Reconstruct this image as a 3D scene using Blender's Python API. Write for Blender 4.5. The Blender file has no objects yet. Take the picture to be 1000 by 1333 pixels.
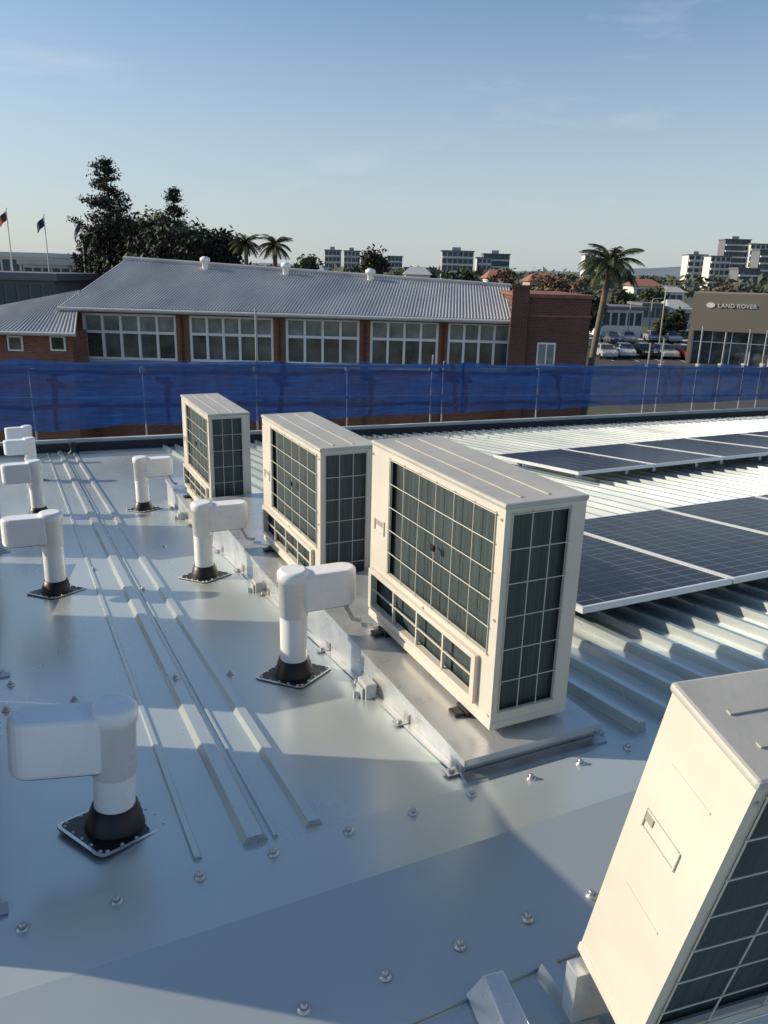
import bpy, bmesh, math, random
from mathutils import Vector, Matrix, noise
random.seed(7)
R = math.radians
scene = bpy.context.scene
COL = scene.collection
# ------------------------------------------------------------------ camera model
FPX = 1010.0
TH, PT, RO = R(25.6), R(17.2), R(1.5)
Zv = Vector((0, 0, 1))
u = Vector((math.sin(TH), math.cos(TH), 0))
r = Vector((math.cos(TH), -math.sin(TH), 0))
Fv = u * math.cos(PT) - Zv * math.sin(PT)
U0 = u * math.sin(PT) + Zv * math.cos(PT)
Rr = r * math.cos(RO) + U0 * math.sin(RO)
Ur = U0 * math.cos(RO) - r * math.sin(RO)
def ray(px, py): return Rr * (px - 500) + Ur * (666.5 - py) + Fv * FPX
Z0, SL, YR = -1.553, 0.1043, 1.70
ZR = Z0 - SL * YR
G = -8.5
def rz(y): return Z0 - SL * y if y >= YR else ZR - SL * (YR - y)
def roof_pt(px, py, h=0.0):
    v = ray(px, py); s = (Z0 + h) / (v.z + SL * v.y)
    return v * s
def LU(px, py, d):
    v = ray(px, py); s = d / v.dot(u)
    return s * v.dot(r), s * v.z
def ground_lu(px, py):
    v = ray(px, py); s = G / v.z
    return s * v.dot(r), s * v.dot(u)
cam = bpy.data.cameras.new('camera'); co = bpy.data.objects.new('camera', cam); COL.objects.link(co)
cam.sensor_fit = 'VERTICAL'; cam.sensor_height = 36; cam.sensor_width = 27; cam.lens = 36 * FPX / 1333
cam.clip_start = 0.05; cam.clip_end = 12000
co.matrix_world = Matrix(((Rr.x, Ur.x, -Fv.x, 0), (Rr.y, Ur.y, -Fv.y, 0), (Rr.z, Ur.z, -Fv.z, 0), (0, 0, 0, 1)))
scene.camera = co
# ------------------------------------------------------------------ materials
def M(name, col, rough=.5, metal=0., var=.12, scale=4., bump=0., bscale=60., stretch=(1, 1, 1), rvar=0.1, coat=0., bstretch=None):
    m = bpy.data.materials.new(name); m.use_nodes = True
    nt = m.node_tree; N = nt.nodes; L = nt.links
    b = N['Principled BSDF']
    tc = N.new('ShaderNodeTexCoord'); mp = N.new('ShaderNodeMapping'); mp.inputs['Scale'].default_value = stretch
    L.new(tc.outputs['Object'], mp.inputs['Vector'])
    n = N.new('ShaderNodeTexNoise'); n.inputs['Scale'].default_value = scale; n.inputs['Detail'].default_value = 7; n.inputs['Roughness'].default_value = .6
    L.new(mp.outputs['Vector'], n.inputs['Vector'])
    cr = N.new('ShaderNodeValToRGB'); cr.color_ramp.elements[0].position = .3; cr.color_ramp.elements[1].position = .7
    cr.color_ramp.elements[0].color = (*[c * (1 - var) for c in col], 1)
    cr.color_ramp.elements[1].color = (*[min(1, c * (1 + var)) for c in col], 1)
    L.new(n.outputs['Fac'], cr.inputs['Fac']); L.new(cr.outputs['Color'], b.inputs['Base Color'])
    mr = N.new('ShaderNodeMapRange'); mr.inputs['From Min'].default_value = .3; mr.inputs['From Max'].default_value = .7; mr.inputs['To Min'].default_value = max(0.02, rough - rvar); mr.inputs['To Max'].default_value = min(1, rough + rvar)
    L.new(n.outputs['Fac'], mr.inputs['Value']); L.new(mr.outputs['Result'], b.inputs['Roughness'])
    b.inputs['Metallic'].default_value = metal
    if coat: b.inputs['Coat Weight'].default_value = coat
    if bump:
        n2 = N.new('ShaderNodeTexNoise'); n2.inputs['Scale'].default_value = bscale
        if bstretch:
            mp2 = N.new('ShaderNodeMapping'); mp2.inputs['Scale'].default_value = bstretch; L.new(tc.outputs['Object'], mp2.inputs['Vector']); L.new(mp2.outputs['Vector'], n2.inputs['Vector'])
        else: L.new(mp.outputs['Vector'], n2.inputs['Vector'])
        bp = N.new('ShaderNodeBump'); bp.inputs['Strength'].default_value = bump; bp.inputs['Distance'].default_value = .02
        L.new(n2.outputs['Fac'], bp.inputs['Height']); L.new(bp.outputs['Normal'], b.inputs['Normal'])
    return m
def brickmat(name, c1, c2, mortar, scale=1.0, w=.24, h=.086, rot=(0, 0, 0), ms=.012):
    m = bpy.data.materials.new(name); m.use_nodes = True
    nt = m.node_tree; N = nt.nodes; L = nt.links; b = N['Principled BSDF']
    tc = N.new('ShaderNodeTexCoord'); mp = N.new('ShaderNodeMapping'); mp.inputs['Rotation'].default_value = rot
    L.new(tc.outputs['Object'], mp.inputs['Vector'])
    bt = N.new('ShaderNodeTexBrick'); bt.inputs['Color1'].default_value = (*c1, 1); bt.inputs['Color2'].default_value = (*c2, 1); bt.inputs['Mortar'].default_value = (*mortar, 1)
    bt.inputs['Scale'].default_value = scale; bt.inputs['Brick Width'].default_value = w; bt.inputs['Row Height'].default_value = h; bt.inputs['Mortar Size'].default_value = ms
    L.new(mp.outputs['Vector'], bt.inputs['Vector'])
    n = N.new('ShaderNodeTexNoise'); n.inputs['Scale'].default_value = .7; n.inputs['Detail'].default_value = 8; L.new(tc.outputs['Object'], n.inputs['Vector'])
    mx = N.new('ShaderNodeMix'); mx.data_type = 'RGBA'; mx.blend_type = 'MULTIPLY'; mx.inputs[0].default_value = .6
    L.new(bt.outputs['Color'], mx.inputs[6]); cr = N.new('ShaderNodeValToRGB'); cr.color_ramp.elements[0].color = (.55, .5, .5, 1); cr.color_ramp.elements[0].position = .3; cr.color_ramp.elements[1].position = .7
    L.new(n.outputs['Fac'], cr.inputs['Fac']); L.new(cr.outputs['Color'], mx.inputs[7]); L.new(mx.outputs[2], b.inputs['Base Color'])
    b.inputs['Roughness'].default_value = .85
    return m
m_roof = M('roof_steel', (.565, .615, .605), .29, .55, .05, 1.1, 0.05, 1.6, stretch=(2.2, .4, 2.2), rvar=.05, bstretch=(1.6, .6, 1))
m_cap = M('cap_steel', (.53, .585, .58), .32, .5, .05, 1.0, 0.04, 1.2, stretch=(.5, 1.4, 1), rvar=.05, bstretch=(.7, 1.6, 1))
m_alu = M('mill_aluminium', (.74, .75, .74), .30, .65, .08, 6, .03, 40, rvar=.08)
m_tray = M('tray_aluminium', (.62, .63, .63), .32, .6, .12, 5, .04, 20, rvar=.10)
m_zinc = M('zinc_steel', (.5, .5, .5), .4, .8, .15, 9)
m_beige = M('beige_paint', (.63, .59, .50), .42, 0, .08, 2.6, .03, 90)
m_recess_shade = M('beige_recess_shade', (.33, .31, .26), .5, 0, .06)  # darker beige paints the shade inside the handle grips
m_beige2 = M('beige_lid', (.46, .445, .40), .5, 0, .18, 2.5, .03, 60)
m_coil = M('coil_fins', (.05, .072, .075), .5, .3, .45, 6, .25, 30, stretch=(14, 14, .35))
m_wire = M('wire_cream', (.60, .57, .48), .5, 0, .05)
m_black = M('black_rubber', (.012, .012, .013), .42, 0, .3, 12)
m_dark = M('dark_plastic', (.02, .02, .022), .5)
m_white = M('white_plastic', (.87, .87, .87), .28, 0, .04, 4)
m_grey = M('grey_plastic', (.45, .47, .47), .45, 0, .06, 8)
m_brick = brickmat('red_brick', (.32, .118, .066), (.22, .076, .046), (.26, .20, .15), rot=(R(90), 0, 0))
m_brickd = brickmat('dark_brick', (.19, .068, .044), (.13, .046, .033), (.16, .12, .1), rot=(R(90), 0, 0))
m_oroof = M('old_roof', (.42, .42, .415), .55, .1, .18, .6, 0, stretch=(1, .3, 1))
m_frame = M('window_white', (.85, .85, .84), .5, 0, .05)
m_pale = M('pale_cladding', (.55, .55, .53), .7, 0, .08)
m_glass = M('window_glass', (.085, .10, .10), .15, 0, .8, .9)
m_glass2 = M('pale_glass', (.23, .255, .25), .2, 0, .5, 1.3)
m_trim = M('pale_trim', (.5, .5, .47), .6)
m_gal = M('scaffold_tube', (.32, .33, .35), .5, .6, .15, 6)
m_asph = M('asphalt', (.06, .06, .062), .9, 0, .25, .3)
m_grass = M('grass', (.07, .10, .03), .95, 0, .35, .2)
m_ground = M('suburb_ground', (.10, .105, .07), .95, 0, .5, .03)
m_conc = M('concrete', (.42, .41, .39), .85, 0, .12, .5)
m_cell_frame = M('panel_alu', (.74, .75, .76), .4, .3, .06)
m_bark = M('bark', (.09, .07, .055), .9, 0, .3, 3)
m_palmbark = M('palm_bark', (.16, .13, .10), .9, 0, .3, 3, stretch=(1, 1, 6))
def leafmat(name, col): return M(name, col, .7, 0, .6, .5, 0)
m_leafd = leafmat('leaf_dark', (.022, .034, .016))
m_leafp = leafmat('leaf_pine', (.02, .031, .018))
m_leafm = leafmat('leaf_mid', (.05, .07, .028))
m_leafb = leafmat('leaf_brown', (.13, .085, .05))
m_leafpalm = leafmat('leaf_palm', (.05, .065, .022))
def cellmat():
    m = bpy.data.materials.new('solar_cells'); m.use_nodes = True
    nt = m.node_tree; N = nt.nodes; L = nt.links; b = N['Principled BSDF']
    tc = N.new('ShaderNodeTexCoord')
    bt = N.new('ShaderNodeTexBrick'); bt.offset = 0; bt.inputs['Scale'].default_value = 1
    bt.inputs['Color1'].default_value = (.007, .009, .022, 1); bt.inputs['Color2'].default_value = (.010, .013, .028, 1); bt.inputs['Mortar'].default_value = (.22, .23, .27, 1)
    bt.inputs['Brick Width'].default_value = .182; bt.inputs['Row Height'].default_value = .0925; bt.inputs['Mortar Size'].default_value = .0022
    L.new(tc.outputs['Object'], bt.inputs['Vector']); L.new(bt.outputs['Color'], b.inputs['Base Color'])
    n = N.new('ShaderNodeTexNoise'); n.inputs['Scale'].default_value = 3; L.new(tc.outputs['Object'], n.inputs['Vector'])
    mr = N.new('ShaderNodeMapRange'); mr.inputs['To Min'].default_value = .12; mr.inputs['To Max'].default_value = .28; L.new(n.outputs['Fac'], mr.inputs['Value']); L.new(mr.outputs['Result'], b.inputs['Roughness'])
    b.inputs['Specular IOR Level'].default_value = .12
    return m
m_cell = cellmat()
def meshmat():
    m = bpy.data.materials.new('blue_shade_mesh'); m.use_nodes = True
    nt = m.node_tree; N = nt.nodes; L = nt.links; b = N['Principled BSDF']; out = N['Material Output']
    tc = N.new('ShaderNodeTexCoord')
    mp = N.new('ShaderNodeMapping'); mp.inputs['Scale'].default_value = (1.2, 1.2, 22); L.new(tc.outputs['Object'], mp.inputs['Vector'])
    n = N.new('ShaderNodeTexNoise'); n.inputs['Scale'].default_value = 2.0; n.inputs['Detail'].default_value = 9; n.inputs['Roughness'].default_value = .7; L.new(mp.outputs['Vector'], n.inputs['Vector'])
    cr = N.new('ShaderNodeValToRGB'); cr.color_ramp.elements[0].position = .3; cr.color_ramp.elements[1].position = .72
    cr.color_ramp.elements[0].color = (.006, .040, .175, 1); cr.color_ramp.elements[1].color = (.024, .105, .36, 1)
    L.new(n.outputs['Fac'], cr.inputs['Fac']); L.new(cr.outputs['Color'], b.inputs['Base Color']); b.inputs['Roughness'].default_value = .7
    tl = N.new('ShaderNodeBsdfTranslucent'); L.new(cr.outputs['Color'], tl.inputs['Color'])
    m1 = N.new('ShaderNodeMixShader'); m1.inputs[0].default_value = .5; L.new(b.outputs[0], m1.inputs[1]); L.new(tl.outputs[0], m1.inputs[2])
    tr = N.new('ShaderNodeBsdfTransparent'); m2 = N.new('ShaderNodeMixShader')
    n3 = N.new('ShaderNodeTexNoise'); n3.inputs['Scale'].default_value = 1.6; n3.inputs['Detail'].default_value = 4
    mp3 = N.new('ShaderNodeMapping'); mp3.inputs['Scale'].default_value = (.6, .6, 2.5); L.new(tc.outputs['Object'], mp3.inputs['Vector']); L.new(mp3.outputs['Vector'], n3.inputs['Vector'])
    mr = N.new('ShaderNodeMapRange'); mr.inputs['From Min'].default_value = .35; mr.inputs['From Max'].default_value = .7; mr.inputs['To Min'].default_value = .14; mr.inputs['To Max'].default_value = .44; L.new(n3.outputs['Fac'], mr.inputs['Value'])
    L.new(mr.outputs['Result'], m2.inputs[0]); L.new(m1.outputs[0], m2.inputs[1]); L.new(tr.outputs[0], m2.inputs[2])
    L.new(m2.outputs[0], out.inputs['Surface'])
    return m
m_mesh = meshmat()
# ------------------------------------------------------------------ mesh helpers
class MB:
    def __init__(s): s.v = []; s.f = []; s.s = []
    def add(s, vs, fs, smooth=False):
        o = len(s.v); s.v += [tuple(v) for v in vs]
        for f in fs: s.f.append(tuple(i + o for i in f)); s.s.append(smooth)
    def box(s, x0, x1, y0, y1, z0, z1):
        vs = [(x0, y0, z0), (x1, y0, z0), (x1, y1, z0), (x0, y1, z0), (x0, y0, z1), (x1, y0, z1), (x1, y1, z1), (x0, y1, z1)]
        s.add(vs, [(3, 2, 1, 0), (4, 5, 6, 7), (0, 1, 5, 4), (1, 2, 6, 5), (2, 3, 7, 6), (3, 0, 4, 7)])
    def tube(s, pts, rad, n=10, caps=True):
        pts = [Vector(p) for p in pts]; rads = rad if isinstance(rad, (list, tuple)) else [rad] * len(pts)
        rings = []; ref = None
        for i, p in enumerate(pts):
            t = (pts[min(i + 1, len(pts) - 1)] - pts[max(i - 1, 0)]).normalized()
            if ref is None:
                ref = t.orthogonal().normalized()
            else:
                ref = (ref - t * ref.dot(t)); ref = ref.normalized() if ref.length > 1e-6 else t.orthogonal().normalized()
            b = t.cross(ref)
            rings.append([p + (ref * math.cos(2 * math.pi * k / n) + b * math.sin(2 * math.pi * k / n)) * rads[i] for k in range(n)])
        vs = [v for rg in rings for v in rg]; fs = []
        for i in range(len(rings) - 1):
            for k in range(n): fs.append((i * n + k, i * n + (k + 1) % n, (i + 1) * n + (k + 1) % n, (i + 1) * n + k))
        s.add(vs, fs, True)
        if caps:
            s.add(rings[0], [tuple(reversed(range(n)))]); s.add(rings[-1], [tuple(range(n))])
    def lathe(s, prof, n=24, c=(0, 0, 0), cap=True):
        vs = []; fs = []
        for (rad, z) in prof:
            for k in range(n): vs.append((c[0] + rad * math.cos(2 * math.pi * k / n), c[1] + rad * math.sin(2 * math.pi * k / n), c[2] + z))
        for i in range(len(prof) - 1):
            for k in range(n): fs.append((i * n + k, i * n + (k + 1) % n, (i + 1) * n + (k + 1) % n, (i + 1) * n + k))
        s.add(vs, fs, True)
        if cap: s.add(vs[-n:], [tuple(range(n))])
    def prism(s, poly, z0, z1):
        n = len(poly)
        s.add([(x, y, z0) for x, y in poly] + [(x, y, z1) for x, y in poly],
              [tuple(reversed(range(n))), tuple(range(n, 2 * n))] + [(i, (i + 1) % n, n + (i + 1) % n, n + i) for i in range(n)])
    def quad(s, a, b, c, d): s.add([a, b, c, d], [(0, 1, 2, 3)])
    def build(s, name, mat, parent=None, bevel=0., loc=None, seg=2):
        me = bpy.data.meshes.new(name); me.from_pydata(s.v, [], s.f); me.materials.append(mat)
        me.polygons.foreach_set('use_smooth', s.s); me.update()
        o = bpy.data.objects.new(name, me); COL.objects.link(o)
        if parent: o.parent = parent
        if loc is not None: o.location = loc
        if bevel:
            bm = o.modifiers.new('bevel', 'BEVEL'); bm.width = bevel; bm.segments = seg; bm.limit_method = 'ANGLE'; bm.angle_limit = R(40)
        return o
def tag(o, label=None, cat=None, group=None, kind=None):
    if label: o['label'] = label
    if cat: o['category'] = cat
    if group: o['group'] = group
    if kind: o['kind'] = kind
    return o
def thing(name, label, cat, loc=(0, 0, 0), rot=0., group=None):
    o = bpy.data.objects.new(name, None); COL.objects.link(o); o.location = loc; o.rotation_euler = (0, 0, rot)
    o.empty_display_size = .1
    return tag(o, label, cat, group)
def bgt(name, label, cat, lx, d, z, group=None):
    return thing(name, label, cat, r * lx + u * d + Zv * z, -TH, group)
def copy_tree(o, parent=None):
    c = o.copy(); COL.objects.link(c)
    if parent: c.parent = parent
    for ch in list(o.children): copy_tree(ch, c)
    return c
ORD = ['first', 'second', 'third', 'fourth', 'fifth', 'sixth', 'seventh', 'eighth', 'ninth', 'tenth', 'eleventh', 'twelfth', 'thirteenth', 'fourteenth', 'fifteenth']
# ------------------------------------------------------------------ world + sun
SEL, SAZ = R(25), R(-57)
S = Vector((math.sin(SAZ) * math.cos(SEL), math.cos(SAZ) * math.cos(SEL), math.sin(SEL)))
w = bpy.data.worlds.new('World'); scene.world = w; w.use_nodes = True
N = w.node_tree.nodes; L = w.node_tree.links; bg = N['Background']
sky = N.new('ShaderNodeTexSky'); sky.sky_type = 'NISHITA'; sky.sun_disc = False; sky.sun_elevation = SEL; sky.sun_rotation = SAZ % (2 * math.pi)
sky.air_density = 1.0; sky.dust_density = .7; sky.ozone_density = 2.0
tc = N.new('ShaderNodeTexCoord'); mp = N.new('ShaderNodeMapping'); mp.inputs['Scale'].default_value = (1, 1, 4.5); mp.inputs['Location'].default_value = (.35, .2, .1); L.new(tc.outputs['Generated'], mp.inputs['Vector'])
nz = N.new('ShaderNodeTexNoise'); nz.inputs['Scale'].default_value = 4.6; nz.inputs['Detail'].default_value = 9; nz.inputs['Roughness'].default_value = .62; L.new(mp.outputs['Vector'], nz.inputs['Vector'])
cr = N.new('ShaderNodeValToRGB'); cr.color_ramp.elements[0].position = .58; cr.color_ramp.elements[1].position = .85; cr.color_ramp.elements[1].color = (.38, .38, .38, 1)
L.new(nz.outputs['Fac'], cr.inputs['Fac'])
sat = N.new('ShaderNodeHueSaturation'); sat.inputs['Saturation'].default_value = 1.06; L.new(sky.outputs['Color'], sat.inputs['Color'])
sp = N.new('ShaderNodeSeparateXYZ'); L.new(tc.outputs['Generated'], sp.inputs[0])
hz = N.new('ShaderNodeMapRange'); hz.interpolation_type = 'SMOOTHSTEP'; hz.inputs['From Min'].default_value = -.02; hz.inputs['From Max'].default_value = .34; hz.inputs['To Min'].default_value = .72; hz.inputs['To Max'].default_value = 0
L.new(sp.outputs['Z'], hz.inputs['Value'])
mh = N.new('ShaderNodeMix'); mh.data_type = 'RGBA'; L.new(hz.outputs['Result'], mh.inputs[0]); L.new(sat.outputs['Color'], mh.inputs[6]); mh.inputs[7].default_value = (3.75, 4.25, 4.7, 1)
mx = N.new('ShaderNodeMix'); mx.data_type = 'RGBA'; L.new(cr.outputs['Color'], mx.inputs[0]); L.new(mh.outputs[2], mx.inputs[6]); mx.inputs[7].default_value = (5, 5.4, 5.8, 1)
L.new(mx.outputs[2], bg.inputs['Color']); bg.inputs['Strength'].default_value = .138
sl = bpy.data.lights.new('sun', 'SUN'); sl.energy = 5.0; sl.angle = R(.5); sl.color = (1, .87, .67)
so = bpy.data.objects.new('sun', sl); COL.objects.link(so); so.rotation_euler = S.to_track_quat('Z', 'Y').to_euler(); so.location = (-20, 5, 20)
scene.view_settings.view_transform = 'Standard'; scene.view_settings.look = 'None'; scene.view_settings.exposure = 0
# ------------------------------------------------------------------ the roof we stand on
E0 = roof_pt(150, 585); E1 = roof_pt(1000, 543); ES = (E1.y - E0.y) / (E1.x - E0.x)
def endY(x): return E0.y + ES * (x - E0.x)
XA, XB = -7.0, 19.0
rb = MB()
xs = [XA + i * (XB - XA) / 52 for i in range(53)]
for a, b in zip(xs[:-1], xs[1:]):
    ya, yb = endY(a), endY(b)
    rb.quad((a, YR, rz(YR)), (b, YR, rz(YR)), (b, yb, rz(yb)), (a, ya, rz(ya)))
rb.quad((XA, -4, rz(-4)), (XB, -4, rz(-4)), (XB, YR, rz(YR)), (XA, YR, rz(YR)))
def rib(x, wb, wt, h, y0, y1):
    pr = [(-wb / 2, -.001), (-wt / 2, h), (wt / 2, h), (wb / 2, -.001)]
    vs = [(x + px, y0, rz(y0) + pz) for px, pz in pr] + [(x + px, y1, rz(y1) + pz) for px, pz in pr]
    rb.add(vs, [(0, 1, 5, 4), (1, 2, 6, 5), (2, 3, 7, 6), (0, 3, 2, 1), (4, 5, 6, 7)])
for (x, wb, wt, h) in [(.36, .03, .018, .010), (.545, .085, .05, .028), (.612, .02, .01, .010), (.745, .06, .035, .024), (-.42, .09, .05, .035), (-.95, .09, .05, .035)]:
    rib(x, wb, wt, h, 2.03, endY(x))
x = 2.16
while x < XB - .1:
    rib(x, .052, .03, .046, 2.03, endY(x)); x += .19
x = .92
while x < XB - .1:
    rib(x, .075, .04, .036, -3.9, 1.262); x += .203
roof = rb.build('roof', m_roof); tag(roof, kind='structure')
c = MB()
yn = 1.27
pts = [(yn, rz(yn) + .002), (yn, rz(yn) + .012), (YR, ZR + .014), (YR + .285, rz(YR + .285) + .012), (YR + .285, rz(YR + .285) + .002)]
for a, b in zip(pts[:-1], pts[1:]): c.quad((XA, *a), (XB, *a), (XB, *b), (XA, *b))
c.build('ridge_cap', m_cap, roof)
c = MB(); e0 = (XA, endY(XA)); e1 = (XB, endY(XB))
c.prism([(XA, -4), (XB, -4), (XB, e1[1]), (XA, e0[1])], G, -3.35)
c.build('building_wall', m_conc, roof)
dE = Vector((1, ES, 0)).normalized(); nE = Vector((-dE.y, dE.x, 0))
def eP(x, off, z): p = Vector((x, endY(x), 0)) + nE * off; return Vector((p.x, p.y, z))
def edgebar(mb, off0, off1, h0, h1):
    a = [eP(XA, off0, rz(endY(XA)) + h0), eP(XA, off1, rz(endY(XA)) + h0), eP(XA, off1, rz(endY(XA)) + h1), eP(XA, off0, rz(endY(XA)) + h1)]
    b = [eP(XB, off0, rz(endY(XB)) + h0), eP(XB, off1, rz(endY(XB)) + h0), eP(XB, off1, rz(endY(XB)) + h1), eP(XB, off0, rz(endY(XB)) + h1)]
    mb.add(a + b, [(0, 1, 2, 3), (7, 6, 5, 4), (0, 4, 5, 1), (1, 5, 6, 2), (2, 6, 7, 3), (3, 7, 4, 0)])
c = MB(); edgebar(c, -.02, .03, -.12, .14); c.build('edge_cap', m_dark, roof)
c = MB(); edgebar(c, .032, .12, -.12, .19); c.build('parapet', m_trim, roof)
# ------------------------------------------------------------------ roof screws
sc = thing('roof_screw', 'tmp', 'screw'); q = MB(); q.lathe([(.0185, 0), (.0185, .003), (.013, .009)], 14); q.build('washer', m_zinc, sc)
q = MB(); q.lathe([(.0095, .007), (.0095, .018), (.006, .021)], 6); q.build('screw_head', m_zinc, sc)
used = [False]
def screw(p, label, group):
    o = sc if not used[0] else copy_tree(sc); used[0] = True
    o.location = p; o.rotation_euler = (R(-6 if p[1] > YR else 6), 0, random.random() * 6); o['label'] = label; o['group'] = group
for k in range(-5, 6):
    x = 1.06 + .238 * k; y = 1.935 + random.uniform(-.008, .008); screw((x + random.uniform(-.01, .01), y, rz(y) + .0125), f'dome headed roof screw, {ORD[k+5]} from the left in the far row along the ridge cap', 'screws in the far row of the ridge cap')
for k in range(-2, 3):
    x = .935 + .225 * k; y = 1.405 + random.uniform(-.008, .008); screw((x, y, rz(y) + .0125), f'dome headed roof screw, {ORD[k+2]} from the left in the near row along the ridge cap', 'screws in the near row of the ridge cap')
for i, (px, py, t) in enumerate([(300, 878, 'on the roof left of the vent beside the large unit'), (238, 888, 'on the middle rib behind the front left vent'), (97, 912, 'on the flat roof just above the front left vent'), (14, 892, 'near the left picture edge, farther of two in a pair'), (8, 925, 'near the left picture edge, nearer of two in a pair'), (186, 768, 'on the flat roof left of the middle right hand vent'), (214, 712, 'on the right hand rib level with the second large unit'), (122, 742, 'on the flat roof right of the second left vent')]):
    p = roof_pt(px, py); hh = .001
    for (rx, wt, h) in [(.545, .05, .028), (.745, .035, .024)]:
        if abs(p.x - rx) < .06: p.x = rx; p.z = rz(p.y); hh = h
    screw((p.x, p.y, rz(p.y) + hh), 'small domed roof screw ' + t, 'loose roof screws')
# ------------------------------------------------------------------ outdoor units
FOOT = .024
def build_unit(D, Lg, H, label, group, cols=6, near=False):
    t = thing('outdoor_unit', label, 'air conditioner', group=group)
    T = .012; zt = H - .022; zb = .03
    ay0, ay1, az0, az1 = .055, Lg - .20, .335 * H, .945 * H
    by0, by1, bz0, bz1 = .13, Lg - .06, .095 * H, .275 * H
    m = MB()
    if near:
        ay0, ay1, az0, az1 = .04, Lg - .03, .06 * H, .955 * H
        m.box(0, T, 0, Lg, zb, az0)
    else:
        m.box(0, T, 0, Lg, zb, bz0); m.box(0, T, 0, by0, bz0, bz1); m.box(0, T, by1, Lg, bz0, bz1); m.box(0, T, 0, Lg, bz1, az0)
    m.box(0, T, 0, ay0, az0, az1); m.box(0, T, ay1, Lg, az0, az1); m.box(0, T, 0, Lg, az1, zt)
    cx0, cx1, cz0, cz1 = .03, D - .07, .08 * H, .955 * H
    m.box(T, D - T, 0, T, zb, cz0); m.box(T, D - T, 0, T, cz1, zt); m.box(T, cx0, 0, T, cz0, cz1); m.box(cx1, D - T, 0, T, cz0, cz1)
    m.box(D - T, D, 0, Lg, zb, zt); m.box(T, D - T, Lg - T, Lg, zb, zt)
    m.build('cabinet', m_beige, t)
    m = MB(); m.box(.026, D - .026, .026, Lg - .026, zb, zt - .01); m.build('coil', m_coil, t)
    m = MB(); m.box(-.007, D + .007, -.007, Lg + .007, zt, H); ld = m.build('lid', m_beige2, t, .008)
    for fx in (.28, .62):
        m = MB(); m.box(D * fx - .006, D * fx + .006, .05, Lg - .05, H - .001, H + .0035); m.build('lid_rib', m_beige2, ld)
    m = MB(); m.box(-.004, D + .004, -.004, Lg + .004, 0, zb); m.build('base_pan', m_beige, t, .004)
    m = MB(); x = -.004; rad = .0021
    for i in range(cols + 1):
        y = ay0 + (ay1 - ay0) * i / cols; m.tube([(x, y, az0 - .008), (x, y, az1 + .008)], rad, 6)
    nr = 7 if near else 5
    for i in range(nr + 1):
        z = az0 + (az1 - az0) * i / nr; m.tube([(x - .004, ay0 - .008, z), (x - .004, ay1 + .008, z)], rad, 6)
    wg = m.build('wire_guard', m_wire, t)
    if not near:
        m = MB(); ym, zm = (ay0 + ay1) / 2, (az0 + az1) / 2; m.box(-.014, -.004, ym - .014, ym + .014, zm - .014, zm + .010); m.tube([(-.010, ym, zm), (-.010, ym + .035, zm + .008)], .004, 6); m.build('sensor_clip', m_black, t)
    m = MB(); y = -.004; nc = 3
    for i in range(nc + 1):
        xx = cx0 + (cx1 - cx0) * i / nc; m.tube([(xx, y, cz0 - .008), (xx, y, cz1 + .008)], rad, 6)
    for i in range(7):
        z = cz0 + (cz1 - cz0) * i / 6; m.tube([(cx0 - .008, y - .004, z), (cx1 + .008, y - .004, z)], rad, 6)
    m.build('wire_guard', m_wire, t)
    hz = .56 * H
    if not near:
        m = MB(); P = .022
        zmid = (bz0 + bz1) / 2
        m.box(-P, 0, by0 - .03, by1 + .03, bz1, bz1 + .022); m.box(-P, 0, by0 - .03, by1 + .03, bz0 - .022, bz0)
        m.box(-P, 0, by0 - .03, by0, bz0, bz1); m.box(-P, 0, by1, by1 + .03, bz0, bz1)
        m.box(-P + .008, -.004, by0, by1, zmid - .0025, zmid + .0025)
        for i in range(1, 4):
            yy = by0 + (by1 - by0) * i / 4; m.box(-P + .007, -.001, yy - .006, yy + .006, bz0, zmid - .0025); m.box(-P + .007, -.001, yy - .006, yy + .006, zmid + .0025, bz1)
        m.build('lower_grille', m_beige, t, .002)
        m = MB(); m.box(-.006, 0, Lg - .155, Lg - .045, hz - .035, hz - .028); m.box(-.006, 0, Lg - .155, Lg - .045, hz + .028, hz + .035); m.box(-.006, 0, Lg - .155, Lg - .148, hz - .028, hz + .028); m.box(-.006, 0, Lg - .052, Lg - .045, hz - .028, hz + .028)
        h = m.build('handle', m_beige, t); m = MB(); m.box(-.002, 0, Lg - .148, Lg - .052, hz - .0, hz + .028); m.build('handle_recess_shade', m_recess_shade, h)  # panel stays flat; a darker plate paints the shade of the grip
    m = MB(); xc = D * .58; hz = .625 * H; a_ = min(.06, D * .22); bb = .022
    m.box(xc - a_, xc + a_, Lg, Lg + .005, hz - bb - .005, hz - bb); m.box(xc - a_, xc + a_, Lg, Lg + .005, hz + bb, hz + bb + .005); m.box(xc - a_ - .005, xc - a_, Lg, Lg + .005, hz - bb - .005, hz + bb + .005); m.box(xc + a_, xc + a_ + .005, Lg, Lg + .005, hz - bb - .005, hz + bb + .005)
    h = m.build('handle', m_beige, t, .002); m = MB(); m.box(xc + a_ * .55, xc + a_, Lg, Lg + .003, hz - bb * .1, hz + bb); m.build('handle_recess_shade', m_recess_shade, h)  # same darker plate for grip shade on the end panel
    for zz in (.40, .82):
        m = MB(); m.box(.06, D - .06, Lg, Lg + .002, zz * H - .003, zz * H + .003); m.build('side_panel_rib', m_beige, t, .001)
    m = MB(); yc, zc = Lg * .42, H * .55; Rf = min(H, Lg) * .38
    for k in range(1, 8):
        rr = Rf * k / 7; m.tube([(D + .012, yc + rr * math.cos(2 * math.pi * j / 28), zc + rr * math.sin(2 * math.pi * j / 28)) for j in range(29)], .003, 5, False)
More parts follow.
